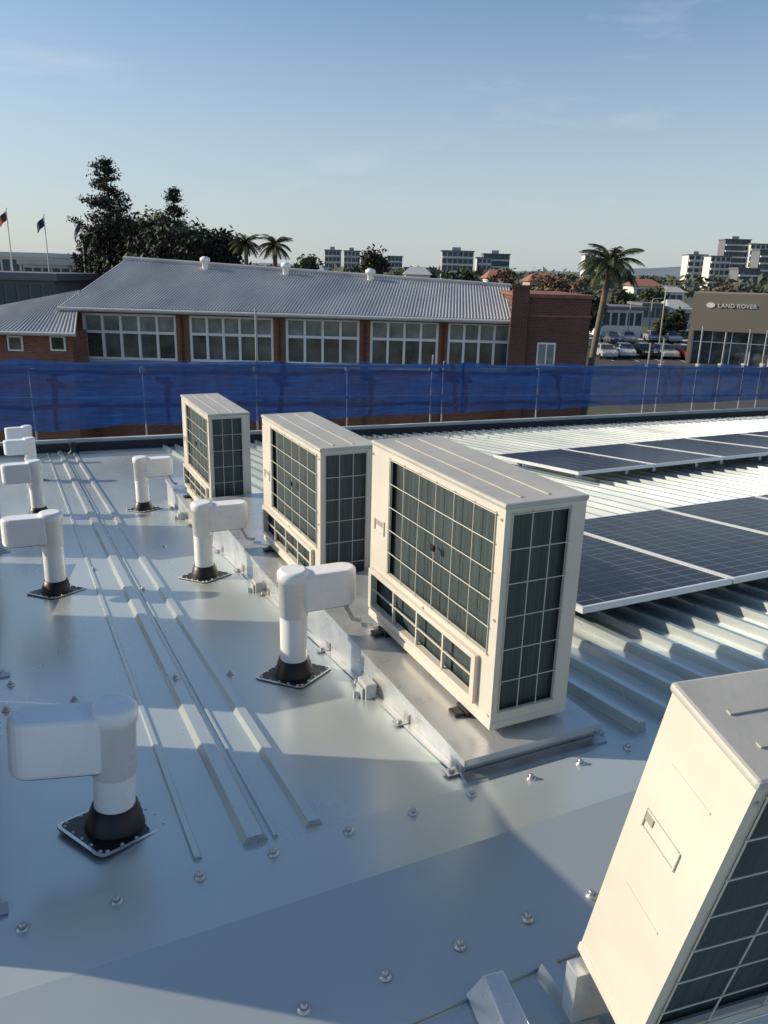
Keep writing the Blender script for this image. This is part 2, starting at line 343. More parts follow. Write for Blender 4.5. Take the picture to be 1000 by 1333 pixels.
    for k in range(12):
        a = k * math.pi / 6; m.tube([(D + .010, yc + .03 * math.cos(a), zc + .03 * math.sin(a)), (D + .010, yc + Rf * math.cos(a), zc + Rf * math.sin(a))], .003, 5)
    m.build('fan_guard', m_wire, t)
    m = MB(); m.tube([(D + .001, yc, zc), (D + .003, yc, zc)], Rf * .98, 36); m.build('fan_opening', m_dark, t)
    s0 = None
    for (yy, zz) in [(.02, .06), (.02, .5), (.02, .93), (Lg - .015, .1), (Lg - .015, .93)] + ([] if near else [(Lg * .5, .305)]):
        if s0 is None:
            m = MB(); m.tube([(0, 0, 0), (-.004, 0, 0)], .006, 10); s0 = m.build('screw', m_zinc, t); o = s0
        else: o = s0.copy(); COL.objects.link(o)
        o.location = (0, yy, zz * H)
    f0 = None
    for yy in (.14, Lg - .22):
        for xx in (-.015, D - .055):
            if f0 is None:
                m = MB(); m.box(0, .07, 0, .09, -FOOT, 0); m.box(-.045, .0, .015, .075, -FOOT, -.008); f0 = m.build('foot', m_black, t, .006); o = f0
            else: o = f0.copy(); COL.objects.link(o)
            o.location = (xx, yy, 0)
    return t
UX, UD, ULg, UH = 1.505, .355, 1.13, .905
UB = -1.667
unitY = [2.155, 3.985, 6.46]
unitX = [UX, UX, 1.435]
unitS = [1.0, 1.0, 1.055]
unitDz = [0, 0, -.018]
lab = ['large beige outdoor unit with dark wire guarded coils, nearest of the row behind the ridge', 'beige outdoor unit in the middle of the row of three on sloped frames', 'smallest looking beige outdoor unit at the far end of the row of three']
base = build_unit(UD, ULg, UH, lab[0], 'outdoor units in the row on the right')
def ubase(y): return UB - SL * (y - 2.155)
base.location = (UX, unitY[0], ubase(unitY[0]))
for i in (1, 2):
    o = copy_tree(base); o.location = (unitX[i], unitY[i], ubase(unitY[i]) + unitDz[i]); o.scale = (1, 1, unitS[i]); o['label'] = lab[i]
LX = -.41
for i in (0, 1, 2):
    o = copy_tree(base); o.rotation_euler = (0, 0, math.pi); o.location = (LX, unitY[i] + ULg + (.03, -.05, .36)[i], ubase(unitY[i] + (.0, .0, .26)[i]))
    o['label'] = f'beige outdoor unit beyond the left picture edge, {ORD[i]} from the ridge'; o['group'] = 'outdoor units in the row on the left'
# frames
def frame(x0, x1, y0, y1, ztop, label, group, bside):
    t = thing('mounting_frame', label, 'mounting frame', (x0, y0, rz(y0)), group=group)
    for (xa, xb) in ((x0, x0 + .006), (x1 - .006, x1)):
        m = MB(); pts = [(y0, rz(y0) + .004), (y1, rz(y1) + .004), (y1, ztop), (y0, ztop)]
        vs = [(xa - x0, y - y0, z - rz(y0)) for y, z in pts] + [(xb - x0, y - y0, z - rz(y0)) for y, z in pts]
        m.add(vs, [(0, 1, 2, 3), (7, 6, 5, 4), (0, 4, 5, 1), (1, 5, 6, 2), (2, 6, 7, 3), (3, 7, 4, 0)]); m.build('side_plate', m_alu, t)
    dz = ztop - rz(y0)
    m = MB(); m.box(-.014, x1 - x0 + .014, -.025, y1 - y0 + .005, dz + .001, dz + .005); m.build('top_tray', m_tray, t)
    for s_ in (-1, 1):
        xa, xb = ((-.014, -.011) if s_ < 0 else (x1 - x0 + .011, x1 - x0 + .014)); m = MB(); m.box(xa, xb, -.025, y1 - y0 + .005, dz - .022, dz + .001); m.build('tray_lip', m_alu, t)
    m = MB(); m.box(-.010, x1 - x0 + .010, -.025, -.022, dz - .022, dz + .001); m.build('tray_lip', m_alu, t)
    m = MB(); m.box(.006, x1 - x0 - .006, 0.004, .008, .004, dz); m.build('end_plate', m_tray, t)
    if bside > 0:
        m = MB(); m.box(.0, x1 - x0 + .085, -.06, -.012, .003, .014); m.build('foot_angle', m_zinc, t)
    else:
        m = MB(); m.box(-.02, x1 - x0 + .03, -.055, -.004, .003, .012); m.build('foot_angle', m_zinc, t)
        for s_ in (-1, 1):
            m = MB(); xa, xb = ((-.032, -.001) if s_ < 0 else (x1 - x0 + .001, x1 - x0 + .032)); z1_ = rz(y1) - rz(y0)
            m.add([(xa, 0, .003), (xb, 0, .003), (xb, y1 - y0, z1_ + .003), (xa, y1 - y0, z1_ + .003), (xa, 0, .007), (xb, 0, .007), (xb, y1 - y0, z1_ + .007), (xa, y1 - y0, z1_ + .007)], [(3, 2, 1, 0), (4, 5, 6, 7), (0, 1, 5, 4), (1, 2, 6, 5), (2, 3, 7, 6), (3, 0, 4, 7)]); m.build('base_angle', m_tray, t)
    for yy in ((.02, (y1 - y0) * .25, (y1 - y0) * .5, (y1 - y0) * .75) if bside < 0 else (.0,)):
        for s_ in (-1, 1):
            xx = 0 if s_ < 0 else x1 - x0; zz = rz(y0 + yy) - rz(y0)
            m = MB(); m.box(-.065 if s_ < 0 else 0.007, -.007 if s_ < 0 else .065, -.022, .022, .008, .013); m.box(-.007 if s_ < 0 else 0.001, -.001 if s_ < 0 else .007, -.022, .022, .008, .05)
            br = m.build('bracket', m_zinc, t, loc=(xx, yy, zz)); m = MB(); m.lathe([(.012, .013), (.012, .017), (.008, .025)], 8, (s_ * .038, 0, 0)); m.build('bolt', m_zinc, br)
    return t
nm = ['nearest', 'middle', 'farthest']
fend = [unitY[1] - .085, unitY[2] - .085, unitY[2] + ULg + .6]
for i, y in enumerate(unitY):
    frame(1.35, 1.95, y - .075, fend[i], ubase(y) + unitDz[i] - FOOT * unitS[i] - .006, f'wedge shaped aluminium frame carrying the {nm[i]} outdoor unit of the right row', 'frames of the right row', -1)
    frame(-.90, -.26, y - .07 + (0, 0, .26)[i], fend[i] - (.3, .1, .1)[i], ubase(y + (0, 0, .26)[i]) - FOOT - .006, f'wedge shaped aluminium frame at the left picture edge, {ORD[i]} from the ridge', 'frames of the left row', 1)
# isolator switches
def isolator(x, y, label):
    z = ubase(y) - .10
    t = thing('isolator_switch', label, 'isolator switch', (x, y, z), group='isolator switches on the frames')
    m = MB(); m.box(-.055, 0, -.05, .05, -.065, .065); m.build('box', m_grey, t, .008)
    m = MB(); m.box(-.068, -.056, -.036, .036, -.05, .045); b_ = m.build('cover', m_grey, t, .005)
    m = MB(); m.tube([(-.069, 0, 0), (-.085, 0, 0)], .017, 14); m.box(-.094, -.085, -.006, .006, -.022, .022); m.build('knob', m_grey, b_)
    m = MB(); m.tube([(-.028, .03, -.065), (-.028, .03, -.08), (-.018, .07, -.095), (-.018, .3, -.125)], .011, 8); m.build('conduit', m_grey, t)
isolator(1.335, 2.86, 'grey isolator switch box on the frame beside the nearest outdoor unit')
isolator(1.335, 4.63, 'grey isolator switch box on the frame beside the middle outdoor unit')
isolator(1.335, 7.2, 'grey isolator switch box on the frame beside the farthest outdoor unit')
# near unit, tilted on the near slope
near = build_unit(.24, .98, .87, 'beige outdoor unit cropped at the lower right corner, leaning on the near slope', None, 6, True)
A = ray(880, 889) * .001475
TL = R(13)
Mrot = Matrix.Rotation(R(-8), 4, 'Z') @ Matrix.Rotation(TL, 4, 'X') @ Matrix.Rotation(R(90), 4, 'Z')
near.rotation_euler = Mrot.to_euler(); near.location = A - Mrot @ Vector((.24, .98, .87))
Cb = near.location + Mrot @ Vector((.24, .98, 0))
t = thing('mounting_frame', 'aluminium frame under the cropped outdoor unit in the lower right corner', 'mounting frame', (Cb.x, Cb.y, rz(Cb.y)))
t.rotation_euler = (0, 0, R(-8))
def frame_rail(off, xa, xb, ww, name):
    ny = off; m = MB(); zb_ = -SL * abs(off) * (1 if off < 0 else -1) + .037
    top = Cb.z - rz(Cb.y) + off * math.tan(TL) - .012
    m.box(xa, xb, ny - ww / 2, ny + ww / 2, zb_, max(zb_ + .02, top)); m.build(name, m_alu, t, .003)
frame_rail(-.03, -.035, 1.1, .05, 'rail'); frame_rail(-.21, -.035, 1.1, .05, 'rail')
m = MB(); x0_, x1_ = -.25, -.135; hgt = .10
def zz_(y): return rz(Cb.y + y) - rz(Cb.y)
ya_, yb_ = -.42, .10
m.add([(x0_, ya_, zz_(ya_) + .014), (x1_, ya_, zz_(ya_) + .014), (x1_, yb_, zz_(yb_) + .014), (x0_, yb_, zz_(yb_) + .014), (x0_ + .02, ya_, zz_(ya_) + hgt), (x1_ - .02, ya_, zz_(ya_) + hgt), (x1_ - .03, yb_ - .03, zz_(yb_) + hgt), (x0_ + .03, yb_ - .03, zz_(yb_) + hgt)], [(3, 2, 1, 0), (4, 5, 6, 7), (0, 1, 5, 4), (1, 2, 6, 5), (2, 3, 7, 6), (3, 0, 4, 7)]); m.build('end_bracket', m_alu, t, .004)
# ------------------------------------------------------------------ vents
def build_vent(name_label, sgn, group, Ht=.56, Lh=.335, hh=.185):
    t = thing('pipe_vent', name_label, 'pipe vent', group=group)
    sq = .14; rr = .03; pl = []
    for (cx, cy, a0) in ((sq - rr, sq - rr, 0), (-(sq - rr), sq - rr, 90), (-(sq - rr), -(sq - rr), 180), (sq - rr, -(sq - rr), 270)):
        for k in range(5): a = R(a0 + k * 22.5); pl.append((cx + rr * math.cos(a), cy + rr * math.sin(a)))
    m = MB(); m.prism(pl, .002, .007); fl = m.build('flange', m_black, t)
    pl2 = [(x * .92, y * .92) for x, y in pl]; n = len(pl)
    m = MB(); m.add([(x, y, .0085) for x, y in pl] + [(x, y, .0085) for x, y in pl2] + [(x, y, .004) for x, y in pl], [(i, (i + 1) % n, n + (i + 1) % n, n + i) for i in range(n)] + [(2 * n + i, 2 * n + (i + 1) % n, (i + 1) % n, i) for i in range(n)]); m.build('flange_rim', m_alu, fl)
    fl.rotation_euler = (Matrix.Rotation(R(-5.95), 3, 'X') @ Matrix.Rotation(R(36), 3, 'Z')).to_euler()
    r0 = None
    for side in range(4):
        for k in range(5):
            o_ = -.105 + .0525 * k; p = [(o_, sq * .86), (-sq * .86, o_), (-o_, -sq * .86), (sq * .86, -o_)][side]
            if r0 is None: m = MB(); m.lathe([(.007, 0), (.006, .003), (.003, .005)], 8); r0 = m.build('rivet', m_zinc, fl); o = r0
            else: o = r0.copy(); COL.objects.link(o)
            o.location = (p[0], p[1], .0075)
    m = MB(); m.lathe([(.100, -.006), (.096, .014), (.090, .022), (.089, .042), (.083, .047), (.082, .066), (.076, .070), (.074, .088), (.066, .090)], 28); m.build('rubber_boot', m_black, t)
    m = MB(); m.lathe([(.066, .075), (.066, Ht - hh)], 32); m.build('pipe', m_white, t)
    m = MB(); m.lathe([(.0665, Ht - hh - .05), (.070, Ht - hh - .048), (.070, Ht - .06), (.076, Ht - .058), (.076, Ht - .022), (.073, Ht - .010), (.066, Ht - .003), (.055, Ht)], 36); m.build('sleeve', m_white, t)
    hw = .068; pl = []
    for k in range(13): a = R(-90 + 15 * k); pl.append((Lh - hw + hw * math.cos(a), hw * math.sin(a)))
    pl += [(.03, hw), (.03, -hw)]
    if sgn < 0: pl = [(-x, y) for x, y in reversed(pl)]
    m = MB(); m.prism(pl, Ht - .02 - hh, Ht - .02); hd = m.build('outlet_head', m_white, t, .018, seg=3)
    m = MB(); pl2 = [(x * .92 + sgn * .015, y * .8) for x, y in pl]; m.prism(pl2, Ht - .0225 - hh, Ht - .012 - hh); m.build('opening_shade', m_dark, hd)  # head is closed below; dark slab paints the shade of its cavity
    return t
vr = build_vent('white gooseneck pipe vent on a black boot, beside the nearest outdoor unit', 1, 'vents of the right row', .55, .315)
pR = [roof_pt(383, 877), roof_pt(267, 750), roof_pt(187, 663)]
vr.location = pR[0]
lbr = ['', 'white gooseneck pipe vent on a black boot, beside the middle outdoor unit', 'white gooseneck pipe vent on a black boot, beside the farthest outdoor unit']
for i in (1, 2):
    o = copy_tree(vr); o.location = pR[i]; o['label'] = lbr[i]; o.rotation_euler.z = R(random.uniform(-4, 4))
vl = build_vent('white gooseneck vent in the lower left, nearest the camera, its head turned left', -1, 'vents of the left row', .455, .315, .20)
pL = [roof_pt(150, 1075), roof_pt(74, 770)]
vl.location = pL[0]; vl.rotation_euler = (R(-2), R(3.5), R(-10))
vl2 = build_vent('second white gooseneck vent along the left row, its shaded pipe on a black boot', -1, 'vents of the left row', .56, .295, .185)
vl2.location = pL[1]; vl2.rotation_euler = (0, R(1.0), 0)
lbl = ['third white gooseneck vent along the left row, partly behind the second', 'fourth white gooseneck vent along the left row, small at the picture edge', 'fifth white gooseneck vent along the left row, last before the blue mesh']
for i, y in enumerate((8.1, 10.5, 12.4)):
    o = copy_tree(vl2); o.location = (.08, y, rz(y)); o['label'] = lbl[i]; o.rotation_euler = (0, 0, R(random.uniform(-3, 3)))
p = roof_pt(96, 590); t = thing('roof_flue', 'small black cowled flue standing alone near the far roof edge', 'flue', p)
m = MB(); m.lathe([(.09, 0), (.085, .02), (.05, .04), (.045, .12)], 16); m.build('base', m_black, t); m = MB(); m.lathe([(.06, .12), (.065, .15), (.04, .18)], 16); m.build('cowl', m_black, t)
for i, pv in enumerate(pR):
    b_ = ubase(unitY[i]) + unitDz[i] - .018; hx = pv.x + .27; y = pv.y
    m = MB(); m.tube([(hx, y, pv.z + .4), (hx + .005, y, b_ + .10), (hx + .04, y + .01, b_ + .03), (hx + .08, y + .02, b_ + .012), (unitX[i] - .06, y + .03, b_ + .012)], .013, 8)
    tag(m.build('refrigerant_pipe', m_grey), f'thin grey pipe dropping from the vent head to the frame of the {nm[i]} outdoor unit', 'pipe', 'pipes at the units')
# ------------------------------------------------------------------ solar panels
def build_panel(label):
    t = thing('solar_panel', label, 'solar panel'); w_, l_ = 1.11, 1.72
    m = MB(); fw = .018
    m.box(0, w_, 0, fw, -.035, .002); m.box(0, w_, l_ - fw, l_, -.035, .002); m.box(0, fw, fw, l_ - fw, -.035, .002); m.box(w_ - fw, w_, fw, l_ - fw, -.035, .002); m.build('frame', m_cell_frame, t)
    m = MB(); m.box(fw, w_ - fw, fw, l_ - fw, -.02, -.002); m.build('glass', m_cell, t)
    for xx in (.2, .9):
        for yy in (.25, l_ - .3):
            m = MB(); m.box(xx, xx + .05, yy, yy + .05, -.14, -.036); m.build('mount', m_alu, t)
    return t
pan = build_panel('tmp'); first = True
def place_panel(x, y, label, group):
    global first
    o = pan if first else copy_tree(pan); first = False
    o.location = (x, y, rz(y) + .175); o.rotation_euler = (-math.atan(SL), 0, 0); o['label'] = label; o['group'] = group
for k in range(5): place_panel(2.62 + 1.125 * k, 2.98, f'dark solar panel, {ORD[k]} from the left in the nearer row', 'solar panels in the nearer row')
for k in range(6): place_panel(5.55 + 1.125 * k, 6.62, f'dark solar panel, {ORD[k]} from the left in the farther row', 'solar panels in the farther row')
# ------------------------------------------------------------------ blue mesh barrier
def ztop(x): return -1.50 - .0125 * x
def sag(x):   # mesh droops between ties 1.9 m apart
    f = (x / 1.9) % 1.0; return -.065 * 4 * f * (1 - f) * (.6 + .5 * noise.noise((math.floor(x / 1.9) * 3.3, 1, 4))) + .02 * noise.noise((x * 2.5, 4, 4))
for (xa, xb, lb) in ((-3.5, 7.55, 'blue shade mesh barrier, longer left span along the roof edge'), (7.5, 18.5, 'blue shade mesh barrier, right span along the roof edge beyond the solar panels')):
    m = MB(); nx, nzv = 300, 18; vs = []
    for i in range(nx + 1):
        x = xa + (xb - xa) * i / nx
        for j in range(nzv + 1):
            f = j / nzv; zb = rz(endY(x)) + .34 + .05 * noise.noise((x * .9, 0, 9)); zt = ztop(x) + .03 + sag(x)
            o_ = .19 + .03 * noise.noise((x * 1.3, f * 2.0, 1.7)) + .014 * noise.noise((x * 3 + f * 3, f * 6 - x, 3.1)) + .008 * noise.noise((x * 9, f * 3, 6)) + (.004 if xa > 0 else 0)
            vs.append(eP(x, o_, zb + (zt - zb) * f))
    fs = [(i * (nzv + 1) + j, (i + 1) * (nzv + 1) + j, (i + 1) * (nzv + 1) + j + 1, i * (nzv + 1) + j + 1) for i in range(nx) for j in range(nzv)]
    m.add(vs, fs, True); o = m.build('mesh_barrier', m_mesh); tag(o, lb, 'barrier mesh')
def pole_at(px, ytop_px):
    v = ray(px, 500); nrm = Vector((-ES, 1, 0)); k = (E0.y - ES * E0.x); s = (k + .36) / v.dot(nrm); p = v * s
    vt = ray(px, ytop_px); st = Vector((p.x, p.y, 0)).length / Vector((vt.x, vt.y, 0)).length
    return p, vt.z * st
poles = [(44, 470), (186, 474), (333, 402), (452, 473), (560, 462), (578, 470), (700, 474), (840, 446), (857, 440), (905, 424), (934, 432), (964, 428), (988, 430)]
for i, (px, yt) in enumerate(poles):
    p, zt = pole_at(px, yt); b0 = Vector((p.x, p.y, G)); h = zt - G
    t = thing('scaffold_pole', f'galvanised scaffold pole standing behind the blue mesh, {ORD[i]} from the left', 'scaffold pole', b0, group='scaffold poles along the roof edge')
    m = MB(); m.tube([(0, 0, 0), (random.uniform(-.05, .05), 0, h)], .017, 8); m.build('tube', m_gal, t)
    m = MB(); m.box(-.04, .04, -.05, .03, -1.72 - G, -1.64 - G); m.build('coupler', m_zinc, t)
for k, dz in enumerate((-.06, -.62)):
    m = MB(); m.tube([eP(-3.5, .29, ztop(-3.5) + dz), eP(18.5, .29, ztop(18.5) + dz)], .024, 8)
    tag(m.build('scaffold_rail', m_gal), 'long scaffold rail behind the blue mesh, ' + ('upper' if k == 0 else 'lower') + ' of two', 'scaffold rail', 'scaffold rails')
# ------------------------------------------------------------------ ground and streets
m = MB(); m.quad((-6000, -1500, G), (6000, -1500, G), (6000, 9000, G), (-6000, 9000, G)); tag(m.build('ground', m_ground), kind='structure')
def sheet(name, pts, mat, dz, kind='structure'):
    m = MB(); P = [r * a + u * b for a, b in pts]; m.add([(p.x, p.y, G + dz) for p in P], [tuple(range(len(P)))]); o = m.build(name, mat); tag(o, kind=kind); return o
sheet('car_park', [(16, 52), (60, 52), (60, 112), (16, 112)], m_asph, .02)
sheet('road', [(14, 118), (140, 118), (140, 130), (14, 130)], m_asph, .02)
sheet('street', [(33.5, 130), (42, 130), (75, 400), (60, 400)], m_asph, .024)
sheet('pavement', [(16, 113), (90, 113), (90, 116.5), (16, 116.5)], m_conc, .12)
sheet('grass_verge', [(42.5, 131), (54, 131), (90, 330), (75.5, 400)], m_grass, .03)
for k in range(10):
    xk = 24 + k * 2.7; sheet('bay_marking', [(xk, 84), (xk + .12, 84), (xk + .12, 89.5), (xk, 89.5)], m_frame, .03)
# ------------------------------------------------------------------ brick hall
D0 = 33.0
xl, _ = LU(100, 440, D0); xr, _ = LU(672, 440, D0); _, ze = LU(375, 409, D0 - .5)
t = bgt('brick_hall', 'long red brick hall with grey corrugated roof and five white framed window bays', 'building', 0, D0, G)
zE = ze - G; DEP = 12.5
zs = LU(375, 474, D0)[1] - G; zh = LU(375, 410, D0)[1] - G - .12
groups = [(109, 230), (247, 356), (372, 468), (482, 571), (583, 665)]
gx = [(LU(a, 440, D0)[0], LU(b, 440, D0)[0]) for a, b in groups]
m = MB(); m.box(xl, xr, 0, .35, 0, zs); m.box(xl, xr, 0, .35, zh, zE); prev = xl
for a, b in gx: m.box(prev, a, 0, .35, zs, zh); prev = b
m.box(prev, xr, 0, .35, zs, zh)
m.box(xl, xl + .35, .35, DEP, 0, zE); m.box(xr - .35, xr, .35, DEP, 0, zE); m.box(xl + .35, xr - .35, DEP - .35, DEP, 0, zE)
zrl = LU(160, 338, D0 + 6)[1] - G; zrr = LU(662, 374, D0 + 6)[1] - G
wall = m.build('wall', m_brick, t)
yc = DEP / 2
for xx in (xl, xr - .35):
    m = MB(); zz = (zrl if xx == xl else zrr) - .12
    m.add([(xx, .02, zE), (xx, DEP - .02, zE), (xx, yc, zz), (xx + .35, .02, zE), (xx + .35, DEP - .02, zE), (xx + .35, yc, zz)], [(0, 1, 2), (5, 4, 3), (0, 3, 4, 1), (1, 4, 5, 2), (2, 5, 3, 0)])
    m.build('gable', m_brick, t)
exl = LU(76, 400, D0 - .55)[0]; exr = LU(676, 418, D0 - .55)[0]; rxl = LU(160, 338, D0 + 6)[0]; rxr = LU(664, 375, D0 + 6)[0]
zel = LU(76, 399, D0 - .55)[1] - G; zer = LU(676, 417, D0 - .55)[1] - G
m = MB(); n = 140; pr = []
for i in range(n):
    for (f, h) in ((0, 0), (.45, 0), (.58, .034), (.8, .034), (.93, 0)): pr.append(((i + f) / n, h))
pr.append((1, 0)); vs = []
for (f, h) in pr:
    vs.append((exl + (exr - exl) * f, -.55, zel + (zer - zel) * f + h)); vs.append((rxl + (rxr - rxl) * f, yc, zrl + (zrr - zrl) * f + h)); vs.append((exl + (exr - exl) * f, DEP + .55, zel + (zer - zel) * f + h))
fs = []
for i in range(len(pr) - 1): fs += [(3 * i, 3 * i + 3, 3 * i + 4, 3 * i + 1), (3 * i + 1, 3 * i + 4, 3 * i + 5, 3 * i + 2)]
m.add(vs, fs); rf = m.build('roof', m_oroof, t)
m = MB(); m.tube([(rxl - .05, yc, zrl + .04), (rxr + .05, yc, zrr + .04)], .13, 8); m.build('ridge_cap', m_oroof, rf)
m = MB(); a, b = Vector((exl, -.6, zel - .08)), Vector((exr, -.6, zer - .08)); m.tube([a, b], .085, 8); m.build('gutter', m_trim, rf)
m = MB(); m.add([(exl + .1, -.5, zel - .2), (exr - .1, -.5, zer - .2), (exr - .1, -.0, zer - .2), (exl + .1, -.0, zel - .2)], [(0, 1, 2, 3)]); m.build('soffit', m_trim, rf)
for (a, b), cols in zip(gx, (5, 5, 4, 4, 4)):
    m = MB(); y0, y1 = .03, .15; fw = .10; zt_ = zs + (zh - zs) * .60
    m.box(a, b, y0, y1, zs, zs + fw); m.box(a, b, y0, y1, zh - fw, zh); m.box(a, b, y0, y1, zt_ - .055, zt_ + .055)
    for k in range(cols + 1):
        xx = a + (b - a - .10) * k / cols; m.box(xx, xx + .10, y0 + .002, y1 - .002, zs + fw, zt_ - .055); m.box(xx, xx + .10, y0 + .002, y1 - .002, zt_ + .055, zh - fw)
    wn = m.build('window', m_frame, t); m = MB(); m.box(a, b, .155, .165, zs, zt_); m.build('lower_pane', m_glass, wn); m = MB(); m.box(a, b, .155, .165, zt_ + .001, zh); m.build('upper_pane', m_glass2, wn)
    m = MB(); m.box(a - .06, b + .06, -.08, .0, zs - .12, zs - .005); m.build('sill', m_trim, wn)
for px in (238, 364, 475, 577, 668):
    xx = LU(px, 440, D0)[0]; m = MB(); m.tube([(xx, -.06, 0), (xx, -.06, zE - .4), (xx, -.5, zE - .12)], .045, 8); m.build('downpipe', m_brickd, t)
for (px, py) in ((265, 346), (371, 353), (482, 360)):
    f = (px - 160) / 502; xx = LU(px, py, D0 + 5.3)[0]; zz = zrl + (zrr - zrl) * f - .15
    m = MB(); m.lathe([(.15, -.1), (.15, .32), (.24, .34), (.24, .48), (.1, .56)], 12, (xx, yc - .6, zz)); m.build('roof_vent', m_frame, t)
# left lower wing
d1 = 30.5
t = bgt('brick_wing', 'lower brick wing at the left end of the hall, roof rising behind it', 'building', 0, d1, G)
wxr = LU(99, 433, d1)[0]; wxl = wxr - 11; we = LU(60, 433, d1)[1] - G
m = MB(); m.box(wxl + .4, wxr - .35, .4, 2.0, 0, we); m.build('wall', m_brick, t)
m = MB(); n = 70
ax0, az0_ = LU(-60, 410, 33.0); ax1, az1_ = LU(104, 378, 34.4)
top0 = Vector((ax0, 33.0 - d1, az0_ - G)); top1 = Vector((ax1, 34.4 - d1, az1_ - G))
vs = []; fs = []
for i in range(n):
    for (f, h) in ((0, 0), (.45, 0), (.58, .032), (.8, .032), (.93, 0)):
        g = (i + f) / n; vs.append((wxl + (wxr - wxl) * g, 0, we + h)); p = top0.lerp(top1, g); vs.append((p.x, p.y, p.z + h))
for i in range(len(vs) // 2 - 1): fs.append((2 * i, 2 * i + 2, 2 * i + 3, 2 * i + 1))
m.add(vs, fs)
m.add([(wxl, 0, we), top0, top1, (wxr, 8, we - .3), (wxl, 8, we)], [(1, 0, 4), (1, 4, 3, 2)])
rf = m.build('roof', m_oroof, t)
m = MB(); m.tube([(wxl, -.05, we - .05), (wxr, -.05, we - .05)], .08, 8); m.build('gutter', m_trim, rf)
for px in (14, 70):
    xx = LU(px, 445, d1)[0]; m = MB(); z0, z1 = LU(px, 458, d1)[1] - G, LU(px, 438, d1)[1] - G
    m.box(xx - .3, xx + .3, .34, .398, z0, z0 + .06); m.box(xx - .3, xx + .3, .34, .398, z1 - .06, z1); m.box(xx - .3, xx - .24, .34, .398, z0 + .06, z1 - .06); m.box(xx + .24, xx + .3, .34, .398, z0 + .06, z1 - .06); wn = m.build('window', m_frame, t)
    m = MB(); m.box(xx - .24, xx + .24, .37, .395, z0 + .06, z1 - .06); m.build('pane', m_glass, wn)
# right brick block
d2 = 32.3
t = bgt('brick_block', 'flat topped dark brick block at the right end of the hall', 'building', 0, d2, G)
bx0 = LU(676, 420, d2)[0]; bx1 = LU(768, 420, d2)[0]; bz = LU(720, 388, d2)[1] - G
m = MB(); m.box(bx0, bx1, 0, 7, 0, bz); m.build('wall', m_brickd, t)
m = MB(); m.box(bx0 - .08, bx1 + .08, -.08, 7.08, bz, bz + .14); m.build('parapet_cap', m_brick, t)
m = MB(); m.box(bx0 - .04, bx1 + .04, -.05, -.001, bz - .75, bz - .65); m.build('string_course', m_brick, t)
cx0, cx1 = LU(665, 400, d2)[0], LU(687, 400, d2)[0]; cz = LU(678, 375, d2)[1] - G
m = MB(); m.box(cx0, cx1, -.25, -.1, 0, cz); m.box(cx0 - .05, cx1 + .05, -.3, -.09, cz, cz + .12); m.build('pier', m_brickd, t)
xx0, xx1 = LU(699, 455, d2)[0], LU(723, 455, d2)[0]; z0, z1 = LU(711, 476, d2)[1] - G, LU(711, 446, d2)[1] - G
m = MB(); m.box(xx0, xx1, -.05, -.002, z1 - .07, z1); m.box(xx0, xx1, -.05, -.002, z0, z0 + .07); m.box(xx0, xx0 + .06, -.05, -.002, z0 + .07, z1 - .07); m.box(xx1 - .06, xx1, -.05, -.002, z0 + .07, z1 - .07); m.box((xx0 + xx1) / 2 - .03, (xx0 + xx1) / 2 + .03, -.05, -.002, z0 + .07, z1 - .07)
wn = m.build('window', m_frame, t); m = MB(); m.box(xx0 + .06, xx1 - .06, -.02, -.004, z0 + .07, z1 - .07); m.build('pane', m_glass2, wn)
# ------------------------------------------------------------------ other buildings
def wallm(name, c): return M(name, c, .8, 0, .08, .05)
m_bw = wallm('render_white', (.66, .66, .64)); m_bg = wallm('render_grey', (.40, .41, .41)); m_bd = wallm('render_dark', (.15, .16, .18)); m_bt = wallm('render_tan', (.40, .34, .27))
m_rred = wallm('roof_red', (.30, .13, .09)); m_win = M('far_glass', (.06, .08, .10), .25, 0, .5, .1)
def block(px0, px1, yt, d, label, wm, cols, floor=3.1, balc=True, depth=9, group='distant apartment and office blocks', name='apartment_block', rows=99, plant=True):
    x0, zt_ = LU(px0, yt, d); x1, _ = LU(px1, yt, d); h = zt_ - G; W_ = x1 - x0
    t = bgt(name, label, 'building', x0 + W_ / 2, d, G, group)
    m = MB(); m.box(-W_ / 2, W_ / 2, 0, depth, 0, h); m.build('wall', wm, t)
    m = MB(); m.box(-W_ / 2 - .4, W_ / 2 + .4, -.4, depth + .4, h, h + .5); rf = m.build('roof', m_pale if name == 'warehouse' else m_bd, t)
    if plant: m = MB(); m.box(-W_ * .18, W_ * .1, depth * .3, depth * .6, h + .5, h + 2.0); m.build('plant_room', m_bg, rf)
    fl = int(h / floor); w0 = None; cw = W_ / cols
    for i in range(max(0, fl - rows), fl):
        for k in range(cols):
            if w0 is None:
                m = MB(); m.box(-cw * .38, cw * .38, -.06, -.003, 0, 1.8); w0 = m.build('window', m_win, t); o = w0
            else: o = w0.copy(); COL.objects.link(o)
            o.location = (-W_ / 2 + cw * (k + .5), 0, h - (fl - i) * floor + 1.0)
        if balc:
            m = MB(); m.box(-W_ / 2 + cw * .1, W_ / 2 - cw * .1, -1.2, -.07, h - (fl - i) * floor + .1, h - (fl - i) * floor + .85); m.build('balcony', m_bw, t)
    return t
block(423, 443, 326, 420, 'pale distant apartment block standing left of its white neighbour above the hall roof', m_bg, 4)
block(448, 468, 327, 430, 'white distant apartment block between two grey ones above the hall roof', m_bw, 4)
block(505, 524, 334, 450, 'low grey distant block right of the round dark tree above the hall roof', m_bg, 4, plant=False)
block(576, 617, 327, 380, 'grey distant block with balconies, left one of the pair near the picture middle', m_bg, 6)
block(622, 640, 336, 385, 'white distant block front, between the grey pair near the picture middle', m_bw, 3, plant=False)
